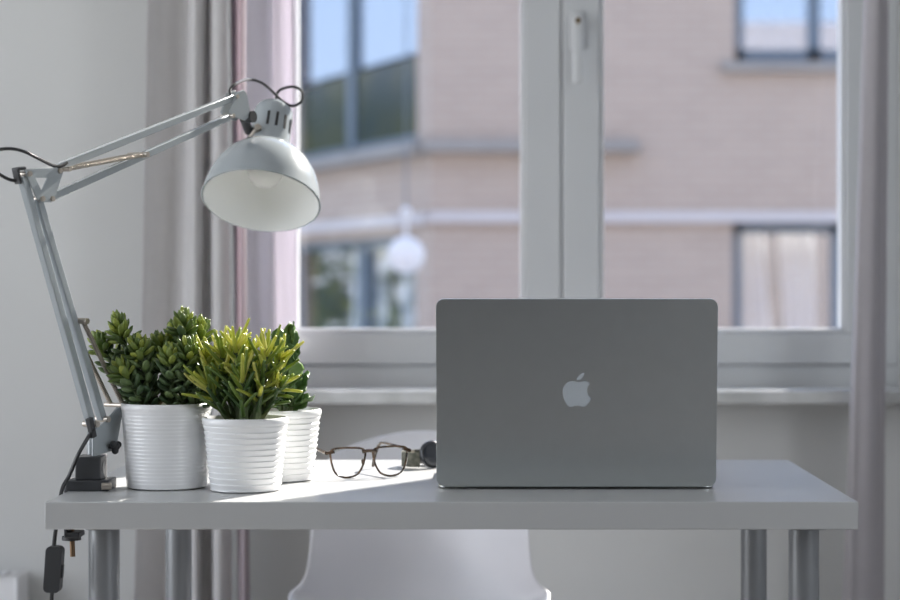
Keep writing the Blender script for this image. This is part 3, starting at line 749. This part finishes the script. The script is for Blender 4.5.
# elbow
ep = plate([(19, 170), (24, 169), (54, 167.5), (58, 171), (49, 200), (46, 202.5), (36, 202.5), (31, 198)], .0075, .002, hole=[(30, 178), (42, 178), (36, 191)])
el = ep.build('elbow_plate', M_lamp, lamp, bevel=.0005)
for p in ((23.5, 174), (54, 171), (36.5, 199), (46.5, 199)): MB().cyl(Lp(*p, -.012), Lp(*p, .012), .0034).build('elbow_bolt', M_steel, el)
ec = MB().bar(Lp(18.5, 184), Lp(15.5, 169), .010, .004, nL).bar(Lp(15, 169.5), Lp(23, 168), .012, .004, nL)
ec.build('elbow_cap', M_black, el, bevel=.001)
# upper arm
U0, U1 = Lp(55, 168.5), Lp(232, 98)
W0, W1 = Lp(46.5, 199), Lp(228, 117.5)
ua = MB().bar(U0, U1, .0095, .0095, nL).bar(W0, W1, .0095, .0095, nL).build('upper_arm', M_lamp, lamp, bevel=.0012)
for o_ in (-.009, .008):
    MB().tube(spring(Lp(61, 169.5, o_), Lp(138, 155, o_), .0021, 46), .0011, 5).build('spring', M_steel, ua)
MB().cyl(Lp(61, 169.5, -.018), Lp(61, 169.5, .016), .003).build('spring_pin', M_steel, ua)
MB().cyl(Lp(139, 155, -.018), Lp(139, 155, .016), .0038).build('spring_pin', M_steel, ua)
# head bracket
hb_pts = [(231, 93), (239, 90), (242, 94), (246, 116), (240, 121), (228, 117), (225, 112)]
hb = plate(hb_pts, .007, .002).build('head_bracket', M_lamp, lamp, bevel=.0006)
plate(hb_pts, -.009, .002).build('back_plate', M_lamp, hb, bevel=.0006)
for p in ((232, 97), (228, 116)): MB().cyl(Lp(*p, -.011), Lp(*p, .011), .003).build('bracket_bolt', M_steel, hb)
# shade
tilt = math.radians(29); roll = math.radians(4)
OC = at(261, 201.5, 2.875)                                       # centre of the opening
ax = (V((-math.sin(roll), 0, -math.cos(roll))) * math.cos(tilt) + V((0, -1, 0)) * math.sin(tilt)).normalized()   # towards the opening
zl = -ax; xl = V((1, 0, 0)); xl = (xl - zl * xl.dot(zl)).normalized(); yl = zl.cross(xl)
SM = Matrix((xl, yl, zl)).transposed().to_4x4(); SM.translation = OC
R = .0865
outer = [(R, 0), (R + .0012, .001), (R + .0006, .004), (R * .985, .016), (R * .94, .033), (R * .86, .051), (R * .74, .068), (R * .58, .082), (R * .43, .0905), (.0315, .0935)]
neck = [(.0312, .0945), (.0305, .100), (.0300, .120), (.0295, .150), (.0288, .158), (.0255, .1645), (.017, .169), (0, .1705)]
inner = [(R - .0012, .0005), (R * .97, .016), (R * .925, .032), (R * .845, .049), (R * .725, .0655), (R * .565, .079), (R * .42, .087), (.030, .0895), (.028, .0915)]
shade = MB().lathe(inner[::-1] + outer, SM, 72).build('lamp_shade', M_lamp, lamp, angle=50)
MB().lathe([(r - .0006, z - .0004) for r, z in inner[:-1]] + [(.012, .089), (0, .089)], SM, 72).build('shade_lining', M_lampin, shade, angle=50)
nk = MB().lathe([(.0285, .0925)] + neck, SM, 48).build('lamp_socket', M_lamp, shade, angle=50)
for an in (-93, -68, -42, -16):
    a_ = math.radians(an)
    for_m = SM @ Matrix.Rotation(a_, 4, 'Z') @ Matrix.Translation((.0299, 0, .128))
    q = MB(); bmesh.ops.create_cube(q.bm, size=1, matrix=for_m @ Matrix.Diagonal((.0022, .0038, .0235, 1))); q.build('vent', M_cable, nk, smooth=False)
MB().lathe([(.0001, .028), (.012, .030), (.021, .037), (.0265, .048), (.027, .058), (.023, .070), (.015, .082), (.0135, .092)][0:], SM, 32).build('bulb', M_bulb, shade)
# joint between bracket and shade
sk = SM @ V((-.030, -.003, .115))
jn = MB().cyl(Lp(242, 114), sk + V((-.002, 0, .004)), .0065).cyl(Lp(247, 117, -.008), Lp(247, 117, .012), .0085)
jn.build('joint', M_black, hb)
bq = SM @ V((-.014, -.0285, .108)); br = MB().cyl(bq, bq + V((0, -.008, .002)), .0052, seg=6).cyl(sk + V((-.002, -.010, -.012)), bq + V((-.002, -.004, 0)), .0036)
br.build('wing_nut', M_steel, hb)
# cables (each a part of the lamp)
tp = SM @ V((0, 0, .170))
def Hc(px, py, dy=0): return at(px, py, (tp.y - CAM.y) + dy)
MB().tube([Lp(231, 96, .0), Lp(232.5, 89, -.004), at(238, 82.5, 2.85), Hc(249, 79.5), Hc(262, 83), Hc(273, 92, -.012), Hc(283, 101.5, -.02), Hc(293, 106, -.012), Hc(301.5, 101), Hc(302, 92, .008), Hc(295, 87, .012), Hc(285, 88, .008), Hc(277.5, 93, .002), tp + V((0, 0, -.006))],
          .0021, 8, smooth=8).build('head_cable', M_cable, shade)
MB().tube([Lp(18, 181, -.002), Lp(12, 179, -.006), Lp(5, 173, -.012), Lp(-1.5, 165, -.018), Lp(-2.5, 157, -.02), Lp(4, 150.5, -.018), Lp(16, 148.3, -.012), Lp(28, 151, -.008), Lp(39, 157.5, -.004), Lp(49, 165.5, .006), Lp(55, 166.5, .010), Lp(61, 163, .010)],
          .0022, 8, smooth=8).build('elbow_cable', M_cable, el)
MB().bar(Lp(84.5, 418, .008), Lp(88.5, 437, .008), .006, .008, nL).build('cable_clip', M_black, lb)
cw = MB(); xo = DX0 - .0036
cw.tube([Lp(87.5, 428, .010), Lp(84, 438, .006), at(78, 455, 2.54), at(69.5, 475, 2.54), V((xo, .112, TOP + .004)), V((xo - .001, .09, TOP - .03)), at(54.5, 540, 2.48), at(54, 548, 2.47)], .0026, 8, smooth=8)
cw.tube([at(53, 590, 2.47), at(51.5, 605, 2.47), at(52, 700, 2.48), V((-.58, .07, .03)), V((-.60, .10, .004)), V((-.66, .16, .004))], .0026, 8, smooth=8)
pw = cw.build('power_cable', M_cable, lamp)
s0, s1 = at(55.5, 546, 2.47), at(52.5, 592, 2.47)
dz_ = (s0 - s1).normalized(); xs_ = (V((1, 0, 0)) - dz_ * dz_.x).normalized()
SW = Matrix((xs_, dz_, xs_.cross(dz_))).transposed().to_4x4(); SW.translation = (s0 + s1) / 2 - xs_.cross(dz_) * .009
sw = MB().prism(rrect(.0205, (s0 - s1).length, .006, 5), .018, SW).build('inline_switch', M_dark, pw, bevel=.003, seg=3)
MB().box((-.0008, -.008, .006), (.0055, .008, .013)).build('rocker', M_black, None)
rk = bpy.data.objects['rocker']; rk.parent = sw; 
for v in rk.data.vertices: v.co = (SW @ (v.co + V((.0065, -.002, 0)))) - root_loc(sw)

# ------------------------------------------------------------------ glasses
gl_ = thing('eyeglasses', at(367, 478, 2.74) * 1.0, 'tortoiseshell eyeglasses resting open on the desk between pots and laptop', 'glasses')
gl_.location.z = TOP
pL, pR = at(330.5, 462, 2.712), at(407.5, 461, 2.757)
pL.z = pR.z = TOP
gx = (pR - pL).normalized(); gy = V((-gx.y, gx.x, 0)); gz0 = V((0, 0, 1))
gw = (pR - pL).length
til = math.radians(6)
gup = (gz0 * math.cos(til) - gy * math.sin(til) * -0.3).normalized()
def gp(a_, b_, c_=0): return pL + gx * a_ + gup * b_ + gy * c_
lwid = .0505; lht = .0405
rim_ = []
def rimpts(cx_, mirror):
    pts = []
    shape = [(-.5, .30), (-.46, .45), (-.25, .5), (.1, .5), (.38, .47), (.5, .36), (.49, .15), (.42, -.15), (.28, -.40), (.05, -.5), (-.18, -.48), (-.36, -.34), (-.46, -.05)]
    for x_, y_ in shape:
        pts.append(gp(cx_ + (x_ if not mirror else -x_) * lwid, .0218 + y_ * lht))
    return pts
cL, cR = .0255, gw - .0255
fr = MB()
fr.tube(rimpts(cL, False), .0015, 8, closed=True, smooth=5); fr.tube(rimpts(cR, True), .0015, 8, closed=True, smooth=5)
fr.tube([gp(cL + .021, .036, 0), gp((cL + cR) / 2, .0375, -.002), gp(cR - .021, .036, 0)], .0026, 8, smooth=5)
fr.bar(gp(-.006, .0355, .002), gp(.006, .0375, .001), .006, .004, gy)
fr.bar(gp(gw + .004, .0365, .002), gp(gw - .006, .0385, .001), .006, .004, gy)
fo = fr.build('frame', M_tort, gl_)
for c_, mir in ((cL, False), (cR, True)):
    pts = spline(rimpts(c_, mir), 5, True); cc = sum(pts, V()) / len(pts)
    lm_ = MB(); a_ = [lm_.bm.verts.new(p + gy * .0004) for p in pts]; lm_.bm.faces.new(a_)
    lm_.build('lens', M_lens, gl_, smooth=False, solid=.0012)
tl = .128
for xx, sg in ((-.005, 1), (gw + .004, -1)):
    tb = MB().tube([gp(xx, .0355, .001), gp(xx, .0375, .03), gp(xx + sg * .004, .0395, .090), gp(xx + sg * .006, .037, .108), gp(xx + sg * .008, .020, .124), gp(xx + sg * .009, .0028, .130)], [.0026, .0024, .0022, .0022, .0024, .0024], 8, smooth=6)
    tb.build('temple', M_tortdk, gl_)
for xx in (cL + .0225, cR - .0225): MB().ball(gp(xx, .022, .004), .0026, (.6, 1, 1.6), 10).build('nose_pad', M_tortdk, fo)

# ------------------------------------------------------------------ watch
wc = at(432, 455, 2.88)
wt = thing('wristwatch', (wc.x - .02, wc.y, TOP), 'dark wristwatch with a woven olive strap lying beside the laptop', 'watch')
wn = V((.55, -.83, .12)).normalized(); wside = V((-wn.y, wn.x, 0)).normalized()   # dial normal, horizontal side
wz_ = .0205
cen = V((wc.x, wc.y, TOP + wz_))
q = wn.to_track_quat('Z', 'Y').to_matrix().to_4x4(); q.translation = cen
cs = MB().lathe([(0, -.006), (.017, -.006), (.0195, -.004), (.0200, 0), (.0195, .003), (.0178, .0045), (.0172, .0035), (0, .0035)], q, 40)
cs.cyl(cen + wside * .012 + V((0, 0, -.0145)), cen + wside * .0145 + V((0, 0, -.0175)), .003)
cso = cs.build('watch_case', M_watch, wt)
MB().lathe([(0, .0046), (.014, .0044), (.0168, .0036)], q, 40).build('dial', M_dial, cso)
s0 = cen - wside * .019 - wn * .003; s1 = cen + wside * .019 - wn * .003
loop = [s0, s0 - wside * .010 - wn * .012, cen - wside * .030 - wn * .034, cen - wside * .012 - wn * .056, cen + wside * .014 - wn * .056, cen + wside * .030 - wn * .034, s1 + wside * .010 - wn * .012, s1]
for p in loop: p.z = TOP + .0125
MB().ribbon(loop, (0, 0, 1), .021, .0026, smooth=6).build('strap', M_strap, wt)
bk_ = cen - wn * .060; bk_.z = TOP + .0125
MB().box((bk_.x - .005, bk_.y - .004, TOP + .002), (bk_.x + .005, bk_.y + .004, TOP + .023)).build('buckle', M_steel, wt, bevel=.001)
